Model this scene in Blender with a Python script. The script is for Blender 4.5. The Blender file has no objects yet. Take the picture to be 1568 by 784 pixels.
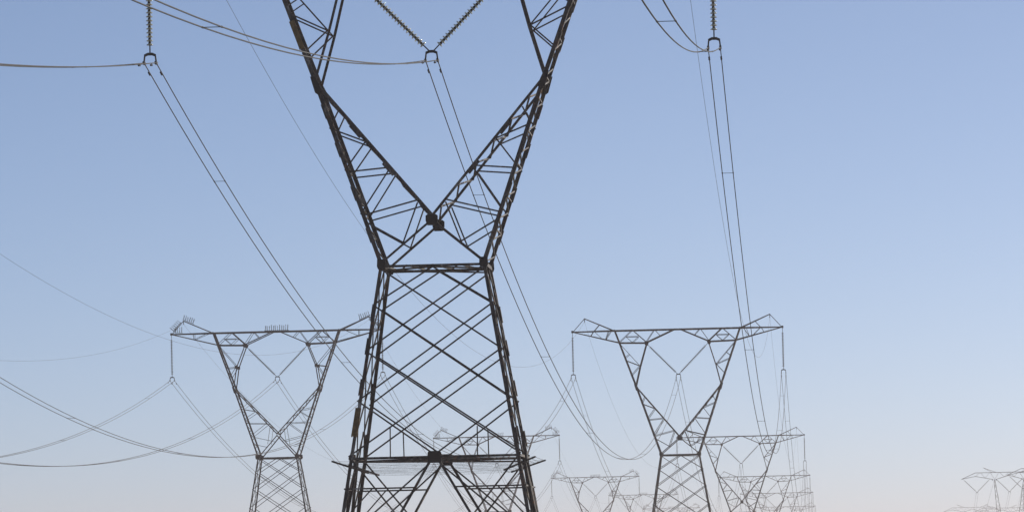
import bpy, bmesh, random
from math import *
from mathutils import Vector, Matrix, noise
random.seed(7)
C = bpy.context.scene
COL = C.collection
EYE = 1.7

# ------------------------------------------------------------ camera, sky, sun
cam = bpy.data.objects.new('camera', bpy.data.cameras.new('camera'))
COL.objects.link(cam); C.camera = cam
cam.data.sensor_width = 36.0; cam.data.lens = 200.0
cam.data.clip_start = 0.5; cam.data.clip_end = 60000
pitch, roll = atan(478/8711), radians(1.3)
F = Vector((0, cos(pitch), sin(pitch))); R0 = Vector((1, 0, 0)); U0 = R0.cross(F)
R1 = cos(roll)*R0 - sin(roll)*U0; U1 = sin(roll)*R0 + cos(roll)*U0
M = Matrix((R1, U1, -F)).transposed().to_4x4(); M.translation = (0, 0, EYE)
cam.matrix_world = M

SUN_EL, SUN_AZ = radians(24), radians(50)          # azimuth clockwise from +Y (view direction): right and a little ahead
w = bpy.data.worlds.new('World'); C.world = w; w.use_nodes = True
nt = w.node_tree; bg = nt.nodes['Background']
sky = nt.nodes.new('ShaderNodeTexSky'); sky.sky_type = 'NISHITA'; sky.sun_disc = False
sky.sun_elevation = SUN_EL; sky.sun_rotation = SUN_AZ
sky.altitude = 500; sky.air_density = 0.37; sky.dust_density = 0.85; sky.ozone_density = 1.9
nt.links.new(sky.outputs[0], bg.inputs[0]); bg.inputs[1].default_value = 0.102
sd = Vector((sin(SUN_AZ)*cos(SUN_EL), cos(SUN_AZ)*cos(SUN_EL), sin(SUN_EL)))
sl = bpy.data.lights.new('sun', 'SUN'); sl.energy = 5.0; sl.angle = radians(0.5); sl.color = (1, .93, .82)
so = bpy.data.objects.new('sun', sl); COL.objects.link(so); so.location = (60, 0, 120)
so.rotation_euler = sd.to_track_quat('Z', 'Y').to_euler()
vs = C.view_settings
vs.view_transform = 'Standard'; vs.look = 'None'; vs.gamma = 1; vs.use_curve_mapping = False; vs.exposure = 0.0
C.render.resolution_x, C.render.resolution_y = 1024, 511
C.cycles.volume_bounces = 2; C.cycles.max_bounces = 6
HAZE = 0.00013

# ------------------------------------------------------------ materials
def new_mat(name):
    m = bpy.data.materials.new(name); m.use_nodes = True
    return m, m.node_tree, m.node_tree.nodes['Principled BSDF']
def ramp(nt, fac, stops):
    r = nt.nodes.new('ShaderNodeValToRGB'); e = r.color_ramp.elements
    e[0].position, e[0].color = stops[0][0], (*stops[0][1], 1)
    e[1].position, e[1].color = stops[-1][0], (*stops[-1][1], 1)
    for p, c in stops[1:-1]:
        k = e.new(p); k.color = (*c, 1)
    nt.links.new(fac, r.inputs[0]); return r
def nz(nt, scale, detail=4, rough=.6, stretch=None):
    tc = nt.nodes.new('ShaderNodeNewGeometry'); n = nt.nodes.new('ShaderNodeTexNoise')
    n.inputs['Scale'].default_value = scale; n.inputs['Detail'].default_value = detail; n.inputs['Roughness'].default_value = rough
    if stretch:
        mp = nt.nodes.new('ShaderNodeMapping'); mp.inputs['Scale'].default_value = stretch
        nt.links.new(tc.outputs['Position'], mp.inputs[0]); nt.links.new(mp.outputs[0], n.inputs[0])
    else:
        nt.links.new(tc.outputs['Position'], n.inputs[0])
    return n.outputs[0]
def steel(name, stops, rust, metal=0, rough=.55, sc=.9, stretch=None):
    m, nt, p = new_mat(name)
    a = ramp(nt, nz(nt, sc, 5, .6, stretch), stops)
    b = nz(nt, 2.3, 6, .7)
    r = ramp(nt, b, [(rust, (0, 0, 0)), (rust+.08, (1, 1, 1))])
    mx = nt.nodes.new('ShaderNodeMix'); mx.data_type = 'RGBA'
    nt.links.new(r.outputs[0], mx.inputs[0]); nt.links.new(a.outputs[0], mx.inputs[6]); mx.inputs[7].default_value = (.15, .07, .035, 1)
    nt.links.new(mx.outputs[2], p.inputs['Base Color'])
    p.inputs['Specular IOR Level'].default_value = .3; p.inputs['Metallic'].default_value = metal; p.inputs['Roughness'].default_value = rough
    return m
STEEL = steel('weathered_galvanised_steel_painted_sun', [(.3, (.012, .0115, .011)), (.48, (.034, .030, .026)), (.6, (.12, .105, .088)), (.72, (.46, .42, .36))], .55, sc=2.2, stretch=(1, 1, .35))  # palest stretched streaks are sunlit strips painted into the colour, besides rust and weathering
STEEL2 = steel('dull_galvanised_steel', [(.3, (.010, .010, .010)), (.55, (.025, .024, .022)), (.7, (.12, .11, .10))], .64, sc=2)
PLATE = steel('dark_gusset_steel', [(.3, (.008, .008, .008)), (.6, (.018, .017, .016)), (.75, (.05, .045, .04))], .62, .2, .6)
RUST = steel('rusty_cover_steel', [(.3, (.13, .075, .02)), (.5, (.22, .13, .045)), (.7, (.34, .22, .09))], .7, 0, .8, 3)
WIRE = steel('dull_aluminium_wire', [(.3, (.02, .02, .022)), (.6, (.04, .04, .042)), (.75, (.07, .07, .07))], .95, .1, .7)
FIT = steel('black_fittings', [(.3, (.015, .015, .015)), (.7, (.04, .04, .04))], .9, .3, .5, 4)
def glass():
    m, nt, p = new_mat('pale_green_insulator_glass')
    r = ramp(nt, nz(nt, 5, 3), [(.3, (.68, .70, .54)), (.7, (.85, .85, .70))])
    nt.links.new(r.outputs[0], p.inputs['Base Color']); p.inputs['Roughness'].default_value = .12
    p.inputs['Transmission Weight'].default_value = .35; p.inputs['IOR'].default_value = 1.5
    return m
GLASS = glass()
def concrete():
    m, nt, p = new_mat('footing_concrete')
    r = ramp(nt, nz(nt, 3, 6), [(.3, (.25, .24, .22)), (.7, (.38, .36, .33))])
    nt.links.new(r.outputs[0], p.inputs['Base Color']); p.inputs['Roughness'].default_value = .9
    return m
CONC = concrete()
def ground_mat():
    m, nt, p = new_mat('dry_grassland')
    a = ramp(nt, nz(nt, .05, 8, .65), [(.3, (.07, .075, .03)), (.5, (.15, .12, .06)), (.7, (.24, .18, .11))])
    b = ramp(nt, nz(nt, 3.0, 6, .7), [(.3, (.55, .55, .5)), (.7, (1.1, 1.1, 1.1))])
    mx = nt.nodes.new('ShaderNodeMix'); mx.data_type = 'RGBA'; mx.blend_type = 'MULTIPLY'; mx.inputs[0].default_value = 1
    nt.links.new(a.outputs[0], mx.inputs[6]); nt.links.new(b.outputs[0], mx.inputs[7])
    nt.links.new(mx.outputs[2], p.inputs['Base Color']); p.inputs['Roughness'].default_value = 1
    bp = nt.nodes.new('ShaderNodeBump'); bp.inputs['Strength'].default_value = .6; bp.inputs['Distance'].default_value = .15
    nt.links.new(nz(nt, 6, 5), bp.inputs['Height']); nt.links.new(bp.outputs[0], p.inputs['Normal'])
    return m

# ------------------------------------------------------------ helpers
def tag(o, label=None, cat=None, group=None, kind=None):
    if label: o['label'] = label
    if cat: o['category'] = cat
    if group: o['group'] = group
    if kind: o['kind'] = kind
    return o
def empty(name, loc, rz=0):
    o = bpy.data.objects.new(name, None); COL.objects.link(o)
    o.location = loc; o.rotation_euler = (0, 0, rz); o.empty_display_size = 1
    return o
class MB:
    """collects bars, plates and tubes, then links them as one mesh"""
    def __init__(s): s.v = []; s.f = []
    def prism(s, a, b, ring_a, ring_b):
        n = len(ring_a); k = len(s.v)
        s.v += [a+p for p in ring_a]+[b+p for p in ring_b]
        for i in range(n):
            j = (i+1) % n; s.f.append((k+i, k+j, k+n+j, k+n+i))
        s.f.append(tuple(k+i for i in reversed(range(n)))); s.f.append(tuple(k+n+i for i in range(n)))
    def angle(s, a, b, size, d1, d2=None, t=None):
        """rolled L section whose corner runs from a to b; flanges point along d1 and d2"""
        a, b = Vector(a), Vector(b); ax = (b-a)
        if ax.length < 1e-4: return
        ax.normalize(); d1 = Vector(d1); d1 = d1-ax*d1.dot(ax)
        if d1.length < 1e-3: d1 = ax.orthogonal()
        d1.normalize()
        n = ax.cross(d1)
        if d2 is not None and n.dot(Vector(d2)) < 0: n = -n
        t = t or max(.012, size*.1)
        ring = [Vector((0,0,0)), d1*size, d1*size+n*t, d1*t+n*t, d1*t+n*size, n*size]
        s.prism(a, b, ring, ring)
    def box(s, a, b, w, h, up=(0,0,1)):
        a, b = Vector(a), Vector(b); ax = (b-a).normalized(); u = Vector(up); u = u-ax*u.dot(ax)
        if u.length < 1e-3: u = ax.orthogonal()
        u.normalize(); r = ax.cross(u)
        ring = [r*w/2+u*h/2, -r*w/2+u*h/2, -r*w/2-u*h/2, r*w/2-u*h/2]
        s.prism(a, b, ring, ring)
    def plate(s, c, pts, n, th):
        """flat plate: outline pts (list of vectors about c), normal n"""
        n = Vector(n).normalized()
        ring = [Vector(p) for p in pts]
        s.prism(Vector(c)-n*th/2, Vector(c)+n*th/2, ring, ring)
    def rod(s, a, b, r, n=6, r2=None):
        a, b = Vector(a), Vector(b); ax = (b-a).normalized(); u = ax.orthogonal().normalized(); q = ax.cross(u)
        r2 = r if r2 is None else r2
        s.prism(a, b, [(u*cos(2*pi*i/n)+q*sin(2*pi*i/n))*r for i in range(n)], [(u*cos(2*pi*i/n)+q*sin(2*pi*i/n))*r2 for i in range(n)])
    def tube(s, pts, r, n=6):
        k = len(s.v); m = len(pts)
        for i, p in enumerate(pts):
            ax = (Vector(pts[min(i+1, m-1)])-Vector(pts[max(i-1, 0)])).normalized()
            u = Vector((0,0,1)); u = (u-ax*u.dot(ax)).normalized(); q = ax.cross(u)
            s.v += [Vector(p)+(u*cos(2*pi*j/n)+q*sin(2*pi*j/n))*r for j in range(n)]
        for i in range(m-1):
            for j in range(n):
                l = (j+1) % n; s.f.append((k+i*n+j, k+i*n+l, k+(i+1)*n+l, k+(i+1)*n+j))
        s.f.append(tuple(k+j for j in reversed(range(n)))); s.f.append(tuple(k+(m-1)*n+j for j in range(n)))
    def lathe(s, a, ax, prof, n=14):
        a = Vector(a); ax = Vector(ax).normalized(); u = ax.orthogonal().normalized(); q = ax.cross(u); k = len(s.v)
        for h, r in prof: s.v += [a+ax*h+(u*cos(2*pi*j/n)+q*sin(2*pi*j/n))*r for j in range(n)]
        for i in range(len(prof)-1):
            for j in range(n):
                l = (j+1) % n; s.f.append((k+i*n+j, k+i*n+l, k+(i+1)*n+l, k+(i+1)*n+j))
        s.f.append(tuple(k+j for j in reversed(range(n)))); s.f.append(tuple(k+(len(prof)-1)*n+j for j in range(n)))
    def mesh(s, name, mat):
        me = bpy.data.meshes.new(name); me.from_pydata([tuple(v) for v in s.v], [], s.f); me.materials.append(mat)
        bm = bmesh.new(); bm.from_mesh(me); bmesh.ops.recalc_face_normals(bm, faces=bm.faces); bm.to_mesh(me); bm.free()
        return me
    def build(s, name, mat, parent=None, label=None):
        o = bpy.data.objects.new(name, s.mesh(name, mat)); COL.objects.link(o)
        if parent: o.parent = parent
        if label: o['label'] = label
        return o
def kids(o): return [c for c in COL.objects if c.parent == o]
def copy_tree(o, parent=None):
    ch = kids(o)
    c = o.copy(); COL.objects.link(c); c.parent = parent
    for k in ch: copy_tree(k, c)
    return c

# ------------------------------------------------------------ layout
AZ = radians(3.05)
AX = Vector((sin(AZ), cos(AZ), 0)); RT = Vector((cos(AZ), -sin(AZ), 0))
H_TOP = 36.2                                # arm above footing
# arm centre (x, y, height above eye) of every tower
ROW_R = [(-3.76, 280.7, 31.68), (21.8, 757.5, 31.4), (49.3, 1250.8, 28.0), (75.9, 1748.4, 26.7), (100.0, 2197.4, 26.9), (126.1, 2680.3, 26.3)]
ROW_L = [(-31.4, 752.8, 32.1), (-4.4, 1267.1, 29.5), (25.0, 1820.2, 28.7), (50.9, 2301.0, 28.7), (75.6, 2803.5, 28.1)]
def lerp_tab(tab, y):
    if y <= tab[0][0]: return tab[0][1]
    for (a, za), (b, zb) in zip(tab, tab[1:]):
        if y <= b:
            t = (y-a)/(b-a); t = t*t*(3-2*t); return za+(zb-za)*t
    return tab[-1][1]
GR = [(40, 0)]+[(y, z+EYE-H_TOP) for x, y, z in ROW_R]
GL = [(40, 0), (280, -2.6)]+[(y, z+EYE-H_TOP) for x, y, z in ROW_L]
def ground_z(x, y):
    c = x-tan(AZ)*y
    t = min(1, max(0, (c+71)/52)); t = t*t*(3-2*t)
    return lerp_tab(GL, y)*(1-t)+lerp_tab(GR, y)*t

# ------------------------------------------------------------ ground sheet
def make_ground():
    ys = [-600, -300, -150, -60, 0, 40]+[40+25*i for i in range(1, 120)]+[3200, 3600, 4200, 5000]
    xs = [-3000, -1800, -1000, -600, -400]+[-300+20*i for i in range(0, 36)]+[500, 700, 1000, 1800, 3000]
    me = bpy.data.meshes.new('ground'); v = []; f = []
    for y in ys:
        for x in xs: v.append((x, y, ground_z(x, y)))
    n = len(xs)
    for j in range(len(ys)-1):
        for i in range(n-1): f.append((j*n+i, j*n+i+1, (j+1)*n+i+1, (j+1)*n+i))
    me.from_pydata(v, [], f); me.materials.append(ground_mat())
    for p in me.polygons: p.use_smooth = True
    o = bpy.data.objects.new('ground', me); COL.objects.link(o)
    tag(o, 'dry grassland plain under the pylons', 'ground', kind='structure')
make_ground()

# ------------------------------------------------------------ lattice tower
S = 28/322.0                                # drawing unit to metres
H_WAIST, H_BEAM, H_FOOT = 192.0, 300.0, 416.0
def depth(h):
    if h < 21: return 26/2+ (h/21)*2
    if h < H_WAIST: return (30+(60-30)*(h-21)/(H_WAIST-21))/2
    return 30+(h-H_WAIST)*.1667
def P(u, h, side):                          # side -1 near, +1 far
    return Vector((u*S, side*depth(h)*S, (H_FOOT-h)*S))
def body_w(h): return 30+(h-H_WAIST)*.1667
def lin(a, b, h):
    return a[0]+(b[0]-a[0])*(h-a[1])/(b[1]-a[1])

def make_tower(kind):
    """kind 'A': kinked waist fork meeting at a centre plate; kind 'B': straight crossing fork with knees and bird spikes"""
    root = empty('transmission_tower', (0, 0, 0))
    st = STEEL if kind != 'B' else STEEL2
    KN = (0, 166) if kind != 'B' else (0, 158)
    TOP, JN, WA = (97.5, 0), (66, 87), (30, H_WAIST)
    IN = (48, 21)
    LC = (97.5-(21*.36), 20)
    KNEE = (58.5, 56) if kind != 'B' else (61, 54)
    if kind == 'A0': KNEE = (57.5, 58)
    # --- body legs
    LS = .165
    for sx in (-1, 1):
        for sd_ in (-1, 1):
            m = MB()
            a, b = P(sx*body_w(H_FOOT), H_FOOT, sd_), P(sx*30, H_WAIST, sd_)
            m.angle(a-Vector((0,0,.6)), b, LS, (-sx, 0, 0), (0, -sd_, 0), .03)
            leg = m.build('leg', st, root)
            for h in ((214, 233, 256, 285, 352) if kind == 'A0' else ()):   # splice covers lapped round the corner
                if h == 285 and (sx, sd_) == (-1, -1): continue
                m = MB()
                p0, p1 = P(sx*body_w(h), h, sd_), P(sx*body_w(h+9), h+9, sd_)
                o_ = Vector((sx*.035, sd_*.035, 0))
                m.angle(p0+o_, p1+o_, LS+.04, (-sx, 0, 0), (0, -sd_, 0), .03)
                m.build('splice_cover', st, leg)
            if kind == 'A0' and (sx, sd_) == (-1, -1):
                m = MB(); h = 272
                o_ = Vector((sx*.06, sd_*.05, 0))
                m.angle(P(sx*body_w(h), h, sd_)+o_, P(sx*body_w(h+16), h+16, sd_)+o_, LS+.12, (-sx, 0, 0), (0, -sd_, 0), .04)
                m.build('cover_panel', RUST, leg, 'yellowish brown rusty cover panel on the near left leg')
            m = MB(); c = P(sx*body_w(H_FOOT), H_FOOT, sd_)
            m.prism(c-Vector((0,0,1.5)), c+Vector((0,0,.28)), [Vector((x*.8, y*.8, 0)) for x, y in ((-1,-1),(1,-1),(1,1),(-1,1))], [Vector((x*.45, y*.45, 0)) for x, y in ((-1,-1),(1,-1),(1,1),(-1,1))])
            m.build('footing', CONC, leg)
    # --- four faces of the body; Q maps (u along face, h, outward offset) to space
    for face in range(4):
        def Q(u, h, off=0, face=face):
            wd = body_w(h)*S+off; z = (H_FOOT-h)*S
            return [Vector((u*S, -wd, z)), Vector((wd, u*S, z)), Vector((-u*S, wd, z)), Vector((-wd, -u*S, z))][face]
        nin = [Vector((0,1,0)), Vector((-1,0,0)), Vector((0,-1,0)), Vector((1,0,0))][face]
        m = MB()
        hs = [H_WAIST+2, 215, 241, 269, H_BEAM]
        B = .08 if face % 2 == 0 else .06
        def br(u0, h0, u1, h1, off=-.03, size=None):
            size = size or B
            m.angle(Q(u0, h0, off), Q(u1, h1, off), size, (0,0,1), nin)
        for s in (-1, 1):
            o = -.02 if s < 0 else -.035
            W = body_w
            br(0, hs[0], s*W(hs[1]), hs[1], o)
            for i in range(3): br(-s*W(hs[i]), hs[i], s*W(hs[i+2]), hs[i+2], o)
            br(-s*W(hs[3]), hs[3], 0, hs[4], o)
            br(s*W(hs[3])*.5+s*3, 284, s*W(hs[3])*.5+s*3, hs[4], o, .06)
        m.build('face_bracing', st, root)
        m = MB()                                            # lower panel between beam and footings
        W = body_w
        for s in (-1, 1):
            o = -.03 if s < 0 else -.05
            m.angle(Q(0, H_BEAM, o), Q(s*W(H_FOOT)*.985, H_FOOT-2, o), .13, (0,0,1), nin)
            kx = lambda h: s*W(H_FOOT)*.985*(h-H_BEAM)/(H_FOOT-2-H_BEAM)
            br(s*W(H_BEAM), H_BEAM, kx(335), 335, -.07)
            br(kx(305), 305, s*W(351), 351, -.02)
            br(s*W(318), 318, kx(318), 318, -.04, .075)
            br(s*35, 318, s*W(339), 339, -.09, .065)
            br(kx(335), 335, s*W(352), 352, -.09, .07)
            br(kx(335), 335, s*W(372), 372, -.04, .07)
            br(kx(372), 372, s*W(372), 372, -.09, .07)
            br(kx(372), 372, s*W(392), 392, -.04, .07)
        m.build('lower_bracing', st, root)
        m = MB(); hb = H_BEAM                                # heavy cross beam with plan diagonals
        m.angle(Q(-W(hb), hb, .02), Q(W(hb), hb, .02), .125, (0,0,-1), nin)
        m.build('cross_beam', st, root)
        m = MB(); hb = H_WAIST
        m.angle(Q(-30, hb, .02), Q(30, hb, .02), .125, (0,0,-1), nin)
        m.build('waist_beam', st, root)
        m = MB()
        if kind != 'B' or face % 2 == 0:
            g = .33 if kind != 'B' else .14
            m.plate(Q(0, H_BEAM+.6, .06), [Vector(((1 if face % 2 == 0 else 0)*x, (0 if face % 2 == 0 else 1)*x, y)) for x, y in ((-g,.2),(-g*.8,.28),(g*.8,.28),(g,.2),(g,-.2),(g*.8,-.3),(-g*.8,-.3),(-g,-.2))], nin, .1)
            m.build('gusset_plate', PLATE, root)
    for h in (H_WAIST+1, H_BEAM+1):
        m = MB()
        wd = body_w(h)*S-.05; z = (H_FOOT-h)*S
        pts = [Vector((0,-wd,z)), Vector((wd,0,z)), Vector((0,wd,z)), Vector((-wd,0,z))]
        for i in range(4): m.angle(pts[i], pts[(i+1) % 4], .09, (0,0,-1), (0,0,0))
        if h < 200:
            for i in range(8): m.angle(Vector((-wd+i*wd/4, (wd-.1)*(1 if i % 2 else -1)*.97, z+.02)), Vector((-wd+(i+1)*wd/4, (wd-.1)*(-1 if i % 2 else 1)*.97, z+.02)), .09, (0,0,1), (0,0,0))
        m.angle(Vector((-wd,-wd,z-.1)), Vector((wd,wd,z-.1)), .08, (0,0,-1), (0,0,0))
        m.build('plan_bracing', st, root)
    # --- forked arms of the window
    for s in (-1, 1):
        arm = MB(); ib = MB()
        for sd_ in (-1, 1):
            def q(pt, sd_=sd_): return P(s*pt[0], pt[1], sd_)
            nf = Vector((0, -sd_, 0))
            ol, il = (-s, 0, 0), (s, 0, 0)
            arm.angle(q(WA), q(JN), .2, ol, nf, .03)
            arm.angle(q(JN), q(TOP), .2, ol, nf, .03)
            IL = .135
            arm.angle(q(JN), q(KN), IL, (0,0,1), nf)
            if kind != 'B':
                arm.angle(q(KN), q((29, H_WAIST-2)), .11, (0,0,-1), nf)
            else:
                arm.angle(q(KN), q((-28, H_WAIST-2)), .13, (0,0,-1), nf)
            # inner strut from junction over the knee to the arm
            arm.angle(q(JN), q(KNEE), .13, (-s,0,0), nf)
            arm.angle(q(KNEE), q(IN), .13, (-s,0,0), nf)
            # web members
            o1 = lambda h: (lin(WA, JN, h), h)
            i1 = lambda h: (lin(JN, KN, h), h) if h < KN[1] else (lin(KN, (30, H_WAIST), h), h)
            o2 = lambda h: (lin(JN, TOP, h), h)
            off = Vector((0, -sd_*.04, 0))
            def b_(a, b, sz=.075): ib.angle(q(a)+off, q(b)+off, sz, (0,0,1), nf)
            if kind != 'B':
                b_(i1(104), o1(114)); b_(o1(114), i1(122)); b_(i1(122), o1(138)); b_(o1(139), i1(137)); b_(i1(138), o1(163))
                b_(o1(164), i1(156)); b_(i1(157), i1(180) if kind != 'B' else i1(176)); b_(o1(167), i1(180))
            else:
                b_(o1(118), i1(122), .06); b_(i1(123), o1(134), .06); b_(o1(140), i1(141), .06); b_(i1(141), o1(160), .06)
                b_(o1(160), (lin(KN, (-28, H_WAIST), 168)*-1, 168), .06); b_(i1(147), (14, 172), .06); b_(o1(172), (20, 176), .06)
            b_(KNEE, LC, .07); b_(KNEE, o2(47 if kind != 'B' else 56)); b_(KNEE, o2(71))
            if kind != 'B':
                mid = ((KNEE[0]+LC[0])/2, (KNEE[1]+LC[1])/2)
                b_(mid, o2(44), .06)
        # lacing between the near and far chords
        for (a, b, n_) in ((WA, JN, 17), (JN, TOP, 12)):
            for i in range(n_):
                t0, t1 = i/n_, (i+1)/n_
                p0 = (a[0]+(b[0]-a[0])*t0, a[1]+(b[1]-a[1])*t0); p1 = (a[0]+(b[0]-a[0])*t1, a[1]+(b[1]-a[1])*t1)
                z = 1 if i % 2 else -1
                ib.angle(P(s*p0[0], p0[1], z), P(s*p1[0], p1[1], -z), .075, (0,0,1), (-s,0,0))
                if i % 3 == 0: ib.angle(P(s*p0[0], p0[1], -1), P(s*p0[0], p0[1], 1), .07, (0,0,1), (-s,0,0))
        for (a, b, n_) in ((JN, KN, 13), (JN, KNEE, 3), (KNEE, IN, 3)):
            for i in range(n_):
                t0, t1 = i/n_, (i+1)/n_
                p0 = (a[0]+(b[0]-a[0])*t0, a[1]+(b[1]-a[1])*t0); p1 = (a[0]+(b[0]-a[0])*t1, a[1]+(b[1]-a[1])*t1)
                z = 1 if i % 2 else -1
                if (a, b) == (JN, KN): ib.angle(P(s*p0[0], p0[1], z), P(s*p1[0], p1[1], -z), .075, (0,0,1), (s,0,0))
        fa = arm.build('fork_arm', st, root)
        ib.build('arm_bracing', st, fa)
        for sd_ in ((-1, 1) if kind == 'A0' else ()):
            for k, h in enumerate((24, 40, 62, 100, 122, 147, 171)):
                pt = lambda h: (lin(JN, TOP, h), h) if h < 87 else (lin(WA, JN, h), h)
                if kind == 'A0' and s < 0 and sd_ < 0 and h in (62, 40): continue
                o_ = Vector((s*.04, sd_*.04, 0)); m = MB()
                m.angle(P(s*pt(h)[0], h, sd_)+o_, P(s*pt(h+8)[0], h+8, sd_)+o_, .235, (-s,0,0), (0,-sd_,0), .03)
                m.build('splice_cover', st, fa)
            for h in ((112, 134) if sd_ < 0 else ()):
                m = MB()
                o_ = Vector((-s*.03, sd_*.03, .05))
                pt = lambda h: (lin(JN, KN, h), h)
                m.angle(P(s*pt(h)[0], h, sd_)+o_, P(s*pt(h+7)[0], h+7, sd_)+o_, .165, (0,0,-1), (0,-sd_,0), .03)
                m.build('splice_cover', st, fa)
        if kind == 'A0' and s < 0:
            m = MB(); o_ = Vector((s*.06, -.05, 0)); pt = lambda h: (lin(JN, TOP, h), h)
            m.angle(P(s*pt(52)[0], 52, -1)+o_, P(s*pt(68)[0], 68, -1)+o_, .27, (-s,0,0), (0,1,0), .04)
            m.build('cover_panel', RUST, fa, 'orange brown rusty cover panel high on the left arm')
        for sd_ in (-1, 1):
            e = Vector((0, sd_*.05, 0))
            def oc(c, pts):
                m = MB(); m.plate(c+e, [Vector((x, 0, y)) for x, y in pts], (0,1,0), .05); m.build('gusset_plate', PLATE, fa)
            if kind != 'B':
                oc(P(s*30, H_WAIST-.5, sd_), [(x-s*.1, y) for x, y in ((-.2,.25),(.2,.25),(.22,-.1),(.16,-.25),(-.16,-.25),(-.22,-.1))])
            else:
                oc(P(s*30, H_WAIST-.5, sd_), [(-.28,.3),(.26,.3),(.3,-.1),(.2,-.3),(-.2,-.3),(-.28,-.1)])
            oc(P(s*JN[0], JN[1]+2, sd_), [(s*x, y) for x, y in ((.15,.45),(-.1,.45),(-.3,.05),(-.42,-.3),(-.3,-.5),(-.08,-.35))])
            oc(P(s*IN[0], IN[1], sd_), [(-.28,.1),(0,.26),(.28,.1),(.15,-.26),(-.15,-.26)])
            if kind == 'B': oc(P(s*KNEE[0], KNEE[1], sd_), [(-.2,.2),(.2,.2),(.2,-.2),(-.2,-.2)])
    if kind != 'B':
        for sd_ in (-1, 1):
            m = MB(); g = .3
            m.plate(P(0, KN[1]+1, sd_)+Vector((0, sd_*.06, 0)), [Vector((x, 0, y)) for x, y in ((-g,.2),(-g*.7,.27),(g*.7,.27),(g,.2),(g,-.05),(g*.7,-.27),(-g*.7,-.27),(-g,-.05))], (0,1,0), .1)
            m.build('gusset_plate', PLATE, root)
    # --- crossarm (bridge)
    m = MB(); TIP = 161
    for sd_ in (-1, 1):
        nf = Vector((0, -sd_, 0))
        def q(u, h, sd_=sd_): return P(u, h, sd_)
        def tip(s, h): return Vector((s*TIP*S, sd_*.12, (H_FOOT-h)*S))
        m.angle(q(-97.5, 0), q(97.5, 0), .17, (0,0,-1), nf)
        for s in (-1, 1):
            m.angle(q(s*97.5, 0), tip(s, .5), .16, (0,0,-1), nf)
            m.angle(q(s*LC[0], 20), tip(s, 2), .12, (0,0,1), nf)
            m.angle(q(s*LC[0], 20.5), q(s*48, 21.5), .14, (0,0,1), nf)
            m.angle(q(s*48, 21), q(s*3, 1), .13, (0,0,1), nf)
            dd = Vector((0, -sd_*.04, 0))
            def b_(a, b, sz=.07): m.angle(q(s*a[0], a[1])+dd, q(s*b[0], b[1])+dd, sz, (0,0,1), nf)
            b_(LC, (69, 1)); b_((69, 1), (48, 20), .11); b_((48, 20), (35, 1)); b_((35, 1), (26, 11))
            b_((79, 11), (60, 11)); b_((69, 20), (79, 11), .06); b_((69, 20), (59, 11), .06)
            pl = lambda u: 20-(u-LC[0])/(TIP-LC[0])*18
            sc = lambda u: max(.12, 1-(u-97.5)/(TIP-97.5))
            def t_(a, b, sz=.06):
                A = Vector((s*a[0]*S, sd_*(.1+depth(0)*S*sc(a[0])*.95), (H_FOOT-a[1])*S)); Bv = Vector((s*b[0]*S, sd_*(.1+depth(0)*S*sc(b[0])*.95), (H_FOOT-b[1])*S))
                m.angle(A, Bv, sz, (0,0,1), nf)
            if kind != 'B':
                t_((110, pl(110)), (101, 1)); t_((115, pl(115)), (128, 1)); t_((133, pl(133)), (128, 1)); t_((110, pl(110)), (105,0.5))
            else:
                t_((126, pl(126)), (126, 1)); t_((126, pl(126)), (103, 1))
    for s in (-1, 1):                                # transverse ties and lacing
        us = [3, 20, 35, 52, 69, 84, 97.5]
        for i, u in enumerate(us):
            m.angle(P(s*u, 0, -1), P(s*u, 0, 1), .07, (0,0,-1), (s,0,0))
            if i: m.angle(P(s*us[i-1], .3, -1), P(s*u, .3, 1), .06, (0,0,-1), (s,0,0))
        m.box((s*(TIP-1.5)*S, 0, (H_FOOT-1)*S), (s*(TIP+1.5)*S, 0, (H_FOOT-1)*S), .4, .3)
        m.angle(P(s*48, 21, -1), P(s*48, 21, 1), .14, (0,0,1), (s,0,0))
        m.angle(P(s*LC[0], 20, -1), P(s*LC[0], 20, 1), .1, (0,0,1), (s,0,0))
    m.build('crossarm', st, root)
    for s in (-1, 1):
        m = MB(); pk = Vector((s*142*S, 0, (H_FOOT+19.5)*S))
        for sd_ in (-1, 1):
            m.angle(P(s*97.5, 0, sd_), pk+Vector((0, sd_*.05, 0)), .12, (0,0,-1), (0,-sd_,0))
            m.angle(Vector((s*160*S, sd_*.1, (H_FOOT-.5)*S)), pk+Vector((0, sd_*.06, 0)), .08, (-s,0,0), (0,-sd_,0))
            if kind != 'B':
                m.angle(Vector((s*128*S, sd_*.6, (H_FOOT-.5)*S)), Vector((s*119*S, sd_*.5, (H_FOOT+9.5)*S)), .07, (-s,0,0), (0,-sd_,0))
        m.rod(pk, pk-Vector((0,0,.55)), .05)
        m.build('earth_wire_peak', st, root)
    if kind == 'B':
        def comb(c, d, n, ht, up):
            m = MB(); d = Vector(d).normalized(); up = Vector(up).normalized()
            n = int(n*.75)
            for i in range(n):
                p = Vector(c)+d*((i-(n-1)/2)*.27); l = ht*random.uniform(.8, 1.05)
                for yy in (-.25, .25):
                    m.rod(p+Vector((random.uniform(-.03,.03), yy, 0)), p+Vector((random.uniform(-.06,.06), yy*1.3, 0))+up*l, .03, 4)
            for yy in (-.25, .25): m.box(Vector(c)+Vector((0,yy,0))-d*(n*.135), Vector(c)+Vector((0,yy,0))+d*(n*.135), .04, .04, up)
            m.build('bird_spikes', FIT, root)
        comb((0, 0, (H_FOOT+1)*S), (1, 0, 0), 17, .75, (0,0,1))
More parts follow.
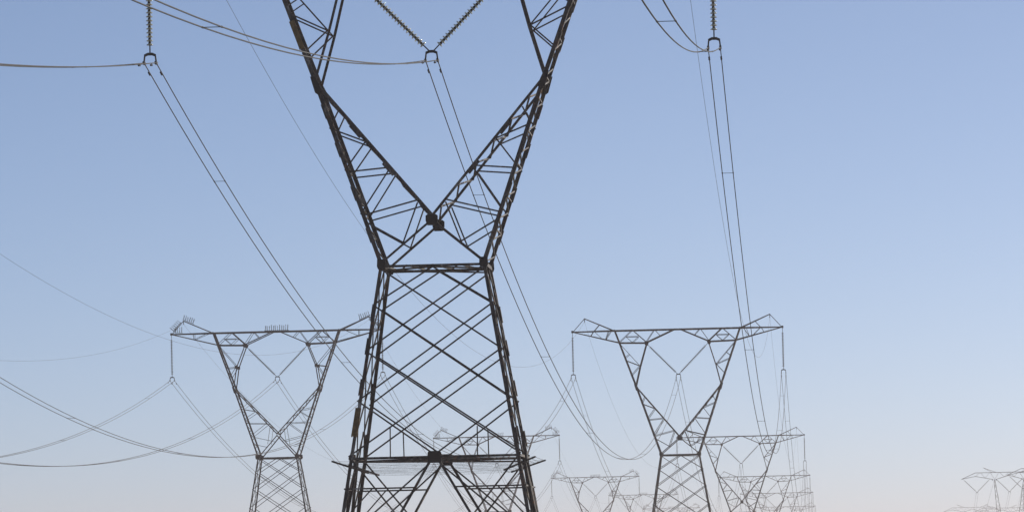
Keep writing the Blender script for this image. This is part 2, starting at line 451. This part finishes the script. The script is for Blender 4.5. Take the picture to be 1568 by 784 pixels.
        for s in (-1, 1):
            comb((s*135*S, 0, (H_FOOT+17.5)*S), (s*1, 0, .42), 8, .7, (s*-.3, 0, 1))
            comb((s*152*S, 0, (H_FOOT+10)*S), (s*1, 0, -1.1), 8, .65, (s*1, 0, .8))
            comb((s*150*S, 0, (H_FOOT+1)*S), (s*1, 0, 0), 6, .75, (0, 0, 1))
    # --- anti-climb guard: sloping outriggers on the corners with barbed wire strung round
    if kind == 'A0':
        m = MB(); wd = body_w(303)*S; zc = (H_FOOT-303)*S
        ends = []
        for sx, sy in ((-1,-1), (1,-1), (1,1), (-1,1)):
            a = Vector((sx*(wd+.72), sy*(wd+.72), zc+.08)); b = Vector((sx*(wd-.9), sy*(wd-.9), zc-.5))
            ends.append((a, b)); m = MB(); m.box(a, b, .09, .07); g = m.build('guard_outrigger', st, root)
        m = MB()
        for k in range(9):
            t = k/8
            ring = [a+(b-a)*t for a, b in ends]
            for i in range(4):
                p, q_ = ring[i], ring[(i+1) % 4]
                pts = [p+(q_-p)*(j/14)+Vector((0,0,-.05*sin(pi*j/14)*random.uniform(.4,1.4)+random.uniform(-.008,.008))) for j in range(15)]
                m.tube(pts, .0045, 4)
                n_ = 26
                for j in range(n_):
                    c = p+(q_-p)*((j+random.random())/n_)
                    dv = Vector((random.uniform(-1,1), random.uniform(-1,1), random.uniform(-1,1))).normalized()*.035
                    m.rod(c-dv+Vector((0,0,-.02)), c+dv+Vector((0,0,-.02)), .003, 3)
        m.build('barbed_wire', WIRE, root)
    return root

def place_tower(o, pos, label, group, rz=-AZ):
    x, y, z = pos
    o.location = (x, y, z+EYE-H_TOP); o.rotation_euler = (0, 0, rz)
    tag(o, label, 'power pylon', group)
GRP_R, GRP_L = 'lattice pylons of the right hand power line', 'lattice pylons with bird spikes in the left hand power line'
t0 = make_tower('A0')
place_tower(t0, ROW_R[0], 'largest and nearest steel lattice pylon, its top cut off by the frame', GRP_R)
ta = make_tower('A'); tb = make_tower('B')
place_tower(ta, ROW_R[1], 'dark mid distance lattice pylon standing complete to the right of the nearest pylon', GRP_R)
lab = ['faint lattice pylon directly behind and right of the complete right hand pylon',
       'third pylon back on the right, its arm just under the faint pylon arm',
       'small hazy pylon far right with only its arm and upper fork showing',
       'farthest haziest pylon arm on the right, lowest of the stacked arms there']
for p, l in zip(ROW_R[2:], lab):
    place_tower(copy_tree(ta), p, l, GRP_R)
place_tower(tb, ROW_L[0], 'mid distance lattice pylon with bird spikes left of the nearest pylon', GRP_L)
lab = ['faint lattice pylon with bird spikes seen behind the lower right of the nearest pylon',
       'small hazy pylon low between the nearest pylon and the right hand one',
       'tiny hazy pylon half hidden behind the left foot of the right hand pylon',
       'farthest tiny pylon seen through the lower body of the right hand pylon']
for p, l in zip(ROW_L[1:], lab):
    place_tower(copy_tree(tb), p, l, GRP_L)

# ------------------------------------------------------------ insulators
OUT, DROP, DROPC = 14.0, 6.25, 6.5         # phase offset and depth of the conductor clamps below the arm
def disc_mesh():
    m = MB()
    m.lathe((0,0,0), (0,0,1), [(0,.012), (.0,.075), (.016,.155), (.03,.172), (.045,.168), (.075,.115), (.1,.07)], 16)
    n0 = len(m.f)
    m.lathe((0,0,.1), (0,0,1), [(0,.075), (.07,.075), (.085,.05), (.115,.035)], 10)
    me = m.mesh('insulator_disc', GLASS); me.materials.append(FIT)
    for i, p in enumerate(me.polygons):
        p.use_smooth = True
        if i >= n0: p.material_index = 1
    return me
DISC = disc_mesh()
def string(parent, a, b, detail):
    """string of cap and pin discs from a (arm) to b (yoke)"""
    a, b = Vector(a), Vector(b); ax = (a-b); L = ax.length; ax.normalize()
    m = MB(); m.rod(b, b+ax*.35, .035); m.rod(a, a-ax*.45, .035); m.rod(a-ax*.45, b+ax*.35, .028)
    o = m.build('insulator_string', FIT, parent)
    n = int((L-.8)/.2); rot = ax.to_track_quat('Z', 'Y').to_euler()
    if detail:
        for i in range(n):
            d = bpy.data.objects.new('insulator_disc', DISC); COL.objects.link(d); d.parent = o
            d.location = b+ax*(.36+i*.2); d.rotation_euler = rot
    else:
        m = MB()
        for i in range(n): m.lathe(b+ax*(.36+i*.2), ax, [(0,.07), (.02,.16), (.045,.16), (.1,.05), (.16,.045)], 8)
        m.build('disc_stack', GLASS2, o)
    return o
GLASS2 = steel('grey_green_insulators', [(.3, (.04, .045, .04)), (.7, (.12, .13, .1))], .95, 0, .3)
def yoke(parent, z, drop):
    m = MB()
    m.plate((0, 0, z-.03), [Vector((x, 0, y)) for x, y in ((-.3,-.1),(-.3,.03),(-.12,.12),(.12,.12),(.3,.03),(.3,-.1),(.1,-.02),(-.1,-.02))], (0,1,0), .05)
    for s in (-1, 1):
        m.box((s*.27, 0, z-.1), (s*.3, 0, z-drop+.05), .075, .08, (0,1,0))
        m.box((s*.3, -.28, z-drop-.01), (s*.3, .28, z-drop-.01), .11, .14)
    m.build('yoke', FIT, parent)
def make_strings(pos, where, group, detail, protos):
    x, y, z = pos; base = Vector((x, y, z+EYE))
    for off, nm in ((-1, 'left'), (0, 'centre'), (1, 'right')):
        key = (off == 0, detail)
        if key in protos:
            r = copy_tree(protos[key])
        elif off == 0:
            r = empty('v_insulator', (0, 0, 0)); zb = -DROPC+.42
            for s in (-1, 1): string(r, (s*48*S-s*.1, 0, -21*S-.15), (s*.14, 0, zb+.08), detail)
            yoke(r, zb, .42); protos[key] = r
        else:
            r = empty('suspension_insulator', (0, 0, 0)); zb = -DROP+.42
            string(r, (0, 0, -.15), (0, 0, zb+.08), detail); yoke(r, zb, .42); protos[key] = r
        r.location = base+RT*(OUT*off); r.rotation_euler = (0, 0, -AZ)
        sh = 'v shaped insulator pair in the window' if off == 0 else 'insulator string on the %s arm tip' % nm
        tag(r, sh+' of '+where, 'insulator', group)
pr = {}
NAMES_R = ['the nearest pylon', 'the complete right pylon', 'the first faint right pylon', 'the second faint right pylon', 'the third faint right pylon', 'the farthest right pylon']
NAMES_L = ['the left spiked pylon', 'the faint spiked pylon', 'the small hazy pylon', 'the tiny hazy pylon', 'the farthest left line pylon']
make_strings(ROW_R[0], NAMES_R[0], 'long glass disc insulators of the nearest pylon', True, pr)
for p, n in zip(ROW_R[1:], NAMES_R[1:]): make_strings(p, n, 'insulators of the right hand line', False, pr)
for p, n in zip(ROW_L, NAMES_L): make_strings(p, n, 'insulators of the left hand line', False, pr)

# ------------------------------------------------------------ conductors
def damper(m, c, d):
    """two small weights on a short cable under the wire"""
    c = Vector(c)-Vector((0,0,.09)); d = Vector(d).normalized()
    m.rod(c-d*.24, c+d*.24, .012, 5)
    for s in (-1, 1): m.rod(c+d*s*.12, c+d*s*.27, .05, 8)
    m.rod(c+Vector((0,0,.1)), c, .025, 5)
def bundle(A, B, off, sag, label, group, rad=.026, near=False, za=0.0, dx=0.0, nsp=7, damp=(True, True)):
    drop = DROPC if off == 0 else DROP
    a0 = Vector((A[0], A[1], A[2]+EYE-drop+za))+RT*(OUT*off+dx); b0 = Vector((B[0], B[1], B[2]+EYE-drop))+RT*(OUT*off)
    r = empty('conductor_bundle', b0); tag(r, label, 'power line', group)
    def pt(t, s): return a0+(b0-a0)*t-Vector((0,0,4*sag*t*(1-t)))+RT*(.3*s)-b0
    L = (b0-a0).length
    for s in (-1, 1):
        m = MB(); m.tube([pt(i/64, s) for i in range(65)], rad, 6); m.build('wire', WIRE, r)
    for k in range(nsp):
        t = (k+.45+.25*random.random())/nsp
        m = MB(); m.rod(pt(t, -1), pt(t, 1), .013, 5)
        d = (pt(t+.002, 1)-pt(t-.002, 1)).normalized()
        for s in (-1, 1): m.rod(pt(t, s)-d*.12, pt(t, s)+d*.12, .038, 6)
        m.build('spacer', FIT, r)
    for end in (0, 1):
        if not damp[end]: continue
        for s in (-1, 1):
            t = 2.1/L if end == 0 else 1-2.1/L
            m = MB(); damper(m, pt(t, s), pt(t+.002, s)-pt(t-.002, s)); m.build('vibration_damper', FIT, r)
def earth(A, B, s, sag, label, group, za=0, dx=0):
    pz = 19.5*S-.5
    a0 = Vector((A[0], A[1], A[2]+EYE+pz+za))+RT*(142*S*s+dx); b0 = Vector((B[0], B[1], B[2]+EYE+pz))+RT*(142*S*s)
    m = MB(); m.tube([a0+(b0-a0)*(i/64)-Vector((0,0,4*sag*(i/64)*(1-i/64)))-b0 for i in range(65)], .011, 5)
    o = m.build('earth_wire', WIRE); o.location = b0; tag(o, label, 'earth wire', group)
back_R = tuple(Vector(ROW_R[0])-AX*480); back_L = tuple(Vector(ROW_L[0])-AX*515)
PH = {-1: 'left', 0: 'middle', 1: 'right'}
spans = [(back_R, ROW_R[0], 'coming overhead to the nearest pylon', 'R', {-1: 12.0, 0: 12.0, 1: 12.4}, {}),
         (ROW_R[0], ROW_R[1], 'sagging from the nearest to the complete right pylon', 'R', {}, {})]
for i in range(1, 5):
    spans.append((ROW_R[i], ROW_R[i+1], 'from %s to %s' % (NAMES_R[i], NAMES_R[i+1]), 'R', {}, {}))
spans.append((back_L, ROW_L[0], 'from the left edge to the left spiked pylon', 'L', {1: 16.0, -1: 15.2, 0: 15.4}, {1: 2.0}))
for i in range(0, 4):
    spans.append((ROW_L[i], ROW_L[i+1], 'from %s to %s' % (NAMES_L[i], NAMES_L[i+1]), 'L', {}, {}))
for k, (A, B, txt, row, sg, dz) in enumerate(spans):
    far = B[1] > 1300
    g = 'twin conductors of the %s hand line' % ('right' if row == 'R' else 'left')
    for off in (-1, 0, 1):
        bundle(A, B, off, sg.get(off, 15.0), PH[off]+' twin wires '+txt, g, za=dz.get(off, 0), dx=.75 if A is back_R else 1.5 if (A is back_L and off > 0) else 0, damp=(A not in (back_R, back_L), True))
    for s in (-1, 1):
        earth(A, B, s, 13.0 if s < 0 or row == 'L' else 12.5, 'thin %s earth wire %s' % (PH[s], txt), 'earth wires of the %s hand line' % ('right' if row == 'R' else 'left'), 2.0 if A is back_L else 0, 1.5 if A is back_L else 0)

# ------------------------------------------------------------ guyed portal pylons at the far right
def make_portal():
    root = empty('guyed_pylon', (0, 0, 0)); top = 26.0+9.5
    m_arm = MB(); HB = top-2.2
    XT, XM = 14.6, 4.5
    def bridge(x, k): return Vector((x, k*.7, 0))
    for k in (-1, 1):
        nf = (0, -k, 0)
        m_arm.angle((-10.3, k*.7, top), (10.3, k*.7, top), .14, (0,0,-1), nf)
        for s in (-1, 1):
            m_arm.angle((s*10.3, k*.7, top), (s*XT, k*.15, top-1.9), .13, (0,0,-1), nf)
            m_arm.angle((s*XT, k*.15, top-2), (s*10.3, k*.6, top-1.2), .12, (0,0,1), nf)
            m_arm.angle((s*10.3, k*.6, top-1.2), (s*(XM+.6), k*.7, HB), .12, (0,0,1), nf)
            m_arm.angle((s*(XM-.6), k*.7, HB), (0, k*.7, top-1.1), .12, (0,0,1), nf)
            xs = [10.3, 8.8, 7.3, 5.8, 4.4, 3, 1.5, 0]
            bot = lambda x: top-1.2-(10.3-x)/(10.3-XM)*1.0 if x > XM else top-1.1-(x/XM)*1.1
            for i in range(len(xs)-1):
                m_arm.angle((s*xs[i], k*.66, top if i % 2 else bot(xs[i])), (s*xs[i+1], k*.66, bot(xs[i+1]) if i % 2 else top), .06, (0,0,1), nf)
    for s in (-1, 1):
        for x in (0.2, 3, 4.4, 7.3, 10.3): m_arm.angle((s*x, -.7, top), (s*x, .7, top), .06, (0,0,-1), (s,0,0))
        m_arm.box((s*5.1, -.75, HB-.1), (s*5.1, .75, HB-.1), .3, .35); m_arm.box((s*3.9, -.75, HB-.1), (s*3.9, .75, HB-.1), .3, .35)
    m_arm.build('crossarm', STEEL2, root)
    for s in (-1, 1):
        m = MB()
        for k in (-1, 1):
            m.angle((s*(XM-.6), k*.5, top), (s*(XM+3.4), 0, top+1.5), .1, (0,0,-1), (0,-k,0))
            m.angle((s*(XM+.7), k*.5, top), (s*(XM+3.4), 0, top+1.5), .07, (0,0,-1), (0,-k,0))
        m.build('earth_wire_peak', STEEL2, root)
        m = MB(); a = Vector((s*XM, 0, HB)); b = Vector((s*.9, 0, 0.3))    # mast: four chords that swell at mid height
        def mp(t, i, j):
            wd = .16+.95*min(1, t/.3)*(1 if t < .6 else max(.2, (1-t)/.4*.8+.2))*.5
            c = a+(b-a)*t; return c+Vector((i*wd, j*wd, 0))
        N = 22
        for i, j in ((-1,-1), (1,-1), (1,1), (-1,1)):
            for q in range(N): m.angle(mp(q/N, i, j), mp((q+1)/N, i, j), .1, (-i,0,0), (0,-j,0))
        cyc = ((-1,-1), (1,-1), (1,1), (-1,1))
        for q in range(N):
            for e in range(4):
                p0, p1 = (cyc[e], cyc[(e+1) % 4]) if q % 2 else (cyc[(e+1) % 4], cyc[e])
                m.angle(mp(q/N, *p0), mp((q+1)/N, *p1), .05, (0,0,1), (0,0,0))
        m.build('mast', STEEL2, root)
        for k in (-1, 1):
            m = MB(); m.tube([Vector((s*XM, k*.7, HB)), Vector((s*(XM+5), k*9, HB/2)), Vector((s*(XM+10), k*17.5, -.3))], .012, 5); m.build('guy_wire', WIRE, root)
    m = MB(); m.prism(Vector((0,0,-1)), Vector((0,0,.35)), [Vector((x*1.6, y*.9, 0)) for x, y in ((-1,-1),(1,-1),(1,1),(-1,1))], [Vector((x*1.4, y*.7, 0)) for x, y in ((-1,-1),(1,-1),(1,1),(-1,1))])
    m.build('footing', CONC, root)
    return root
def portal_v():
    r = empty('v_insulator', (0, 0, 0))
    for s in (-1, 1): string(r, (s*4.1, 0, -.1), (s*.14, 0, -4.0), False)
    yoke(r, -4.08, .42); return r
PV = [None]
PORT = []
def place_portal(o, x, y, top_eye, rz, label):
    gz = ground_z(x, y)
    zt = top_eye+EYE; o.location = (x, y, zt-35.5); o.rotation_euler = (0, 0, rz)
    tag(o, label, 'power pylon', 'guyed portal pylons at the far right')
    rt = Vector((cos(rz), sin(rz), 0)); out = []
    for k, off in enumerate((-9.9, 0, 9.9)):
        v = PV[0] if PV[0] and not PV[0].get('category') else None
        if PV[0] is None: PV[0] = portal_v(); v = PV[0]
        elif v is None: v = copy_tree(PV[0])
        v.location = Vector((x, y, zt-1.9))+rt*off; v.rotation_euler = (0, 0, rz)
        tag(v, '%s v shaped insulators under the %s' % (('left', 'middle', 'right')[k], ' '.join(label.split()[:9]).replace(' only','').rstrip(',')), 'insulator', 'insulators of the guyed pylons')
        out.append(Vector((x, y, zt-1.9-4.5))+rt*off)
    PORT.append(out)
def at(px, py, d):                           # a direction of view turned into a point of the land at distance d
    v = F*8711+R1*(px-784)-U1*(py-392); v = v*(d/v.y); return v
gp = make_portal(); RZ = radians(-4)
spots = [(1545, 722, 1740, 'nearer pale guyed pylon cut by the right picture edge'),
         (1616, 715.5, 1700, 'guyed pylon mostly outside the right picture edge, only its left arm tip in view'),
         (1489, 776, 2900, 'very faint guyed pylon arm at the bottom right corner'),
         (1534, 777, 2960, 'faintest guyed pylon arm right of the other one at the bottom right corner')]
protos = None
for i, (px, py, d, l) in enumerate(spots):
    o = gp if i == 0 else copy_tree(gp)
    v = at(px, py, d)
    place_portal(o, v.x, v.y, v.z, RZ, l)
for i, j, nm in ((0, 2, 'the nearer guyed pylon'), (1, 3, 'the cut off guyed pylon')):
    for k in range(3):
        a0, b0 = PORT[i][k], PORT[j][k]; sag = 18.0
        r = empty('conductor_bundle', b0); tag(r, '%s faint wires dropping from %s' % (('left', 'middle', 'right')[k], nm), 'power line', 'conductors of the guyed pylons')
        for s in (-1, 1):
            m = MB(); m.tube([a0+(b0-a0)*(q/50)-Vector((0,0,4*sag*(q/50)*(1-q/50)))+Vector((.3*s,0,0))-b0 for q in range(51)], .024, 5); m.build('wire', WIRE, r)

# ------------------------------------------------------------ haze
def haze():
    me = bpy.data.meshes.new('haze')
    x0, x1, y0, y1, z0, z1 = -3100, 3100, -700, 5100, -12.5, 42.0
    v = [(x, y, z) for z in (z0, z1) for y in (y0, y1) for x in (x0, x1)]
    me.from_pydata(v, [], [(0,2,3,1), (4,5,7,6), (0,1,5,4), (2,6,7,3), (0,4,6,2), (1,3,7,5)])
    m = bpy.data.materials.new('haze'); m.use_nodes = True; nt = m.node_tree
    nt.nodes.remove(nt.nodes['Principled BSDF'])
    p = nt.nodes.new('ShaderNodeVolumePrincipled')
    p.inputs['Color'].default_value = (.93, .85, .88, 1); p.inputs['Density'].default_value = HAZE; p.inputs['Anisotropy'].default_value = .3
    nt.links.new(p.outputs[0], nt.nodes['Material Output'].inputs['Volume'])
    me.materials.append(m); o = bpy.data.objects.new('haze', me); COL.objects.link(o)
    tag(o, 'pale dusty air low over the plain', 'haze', kind='stuff')
haze()
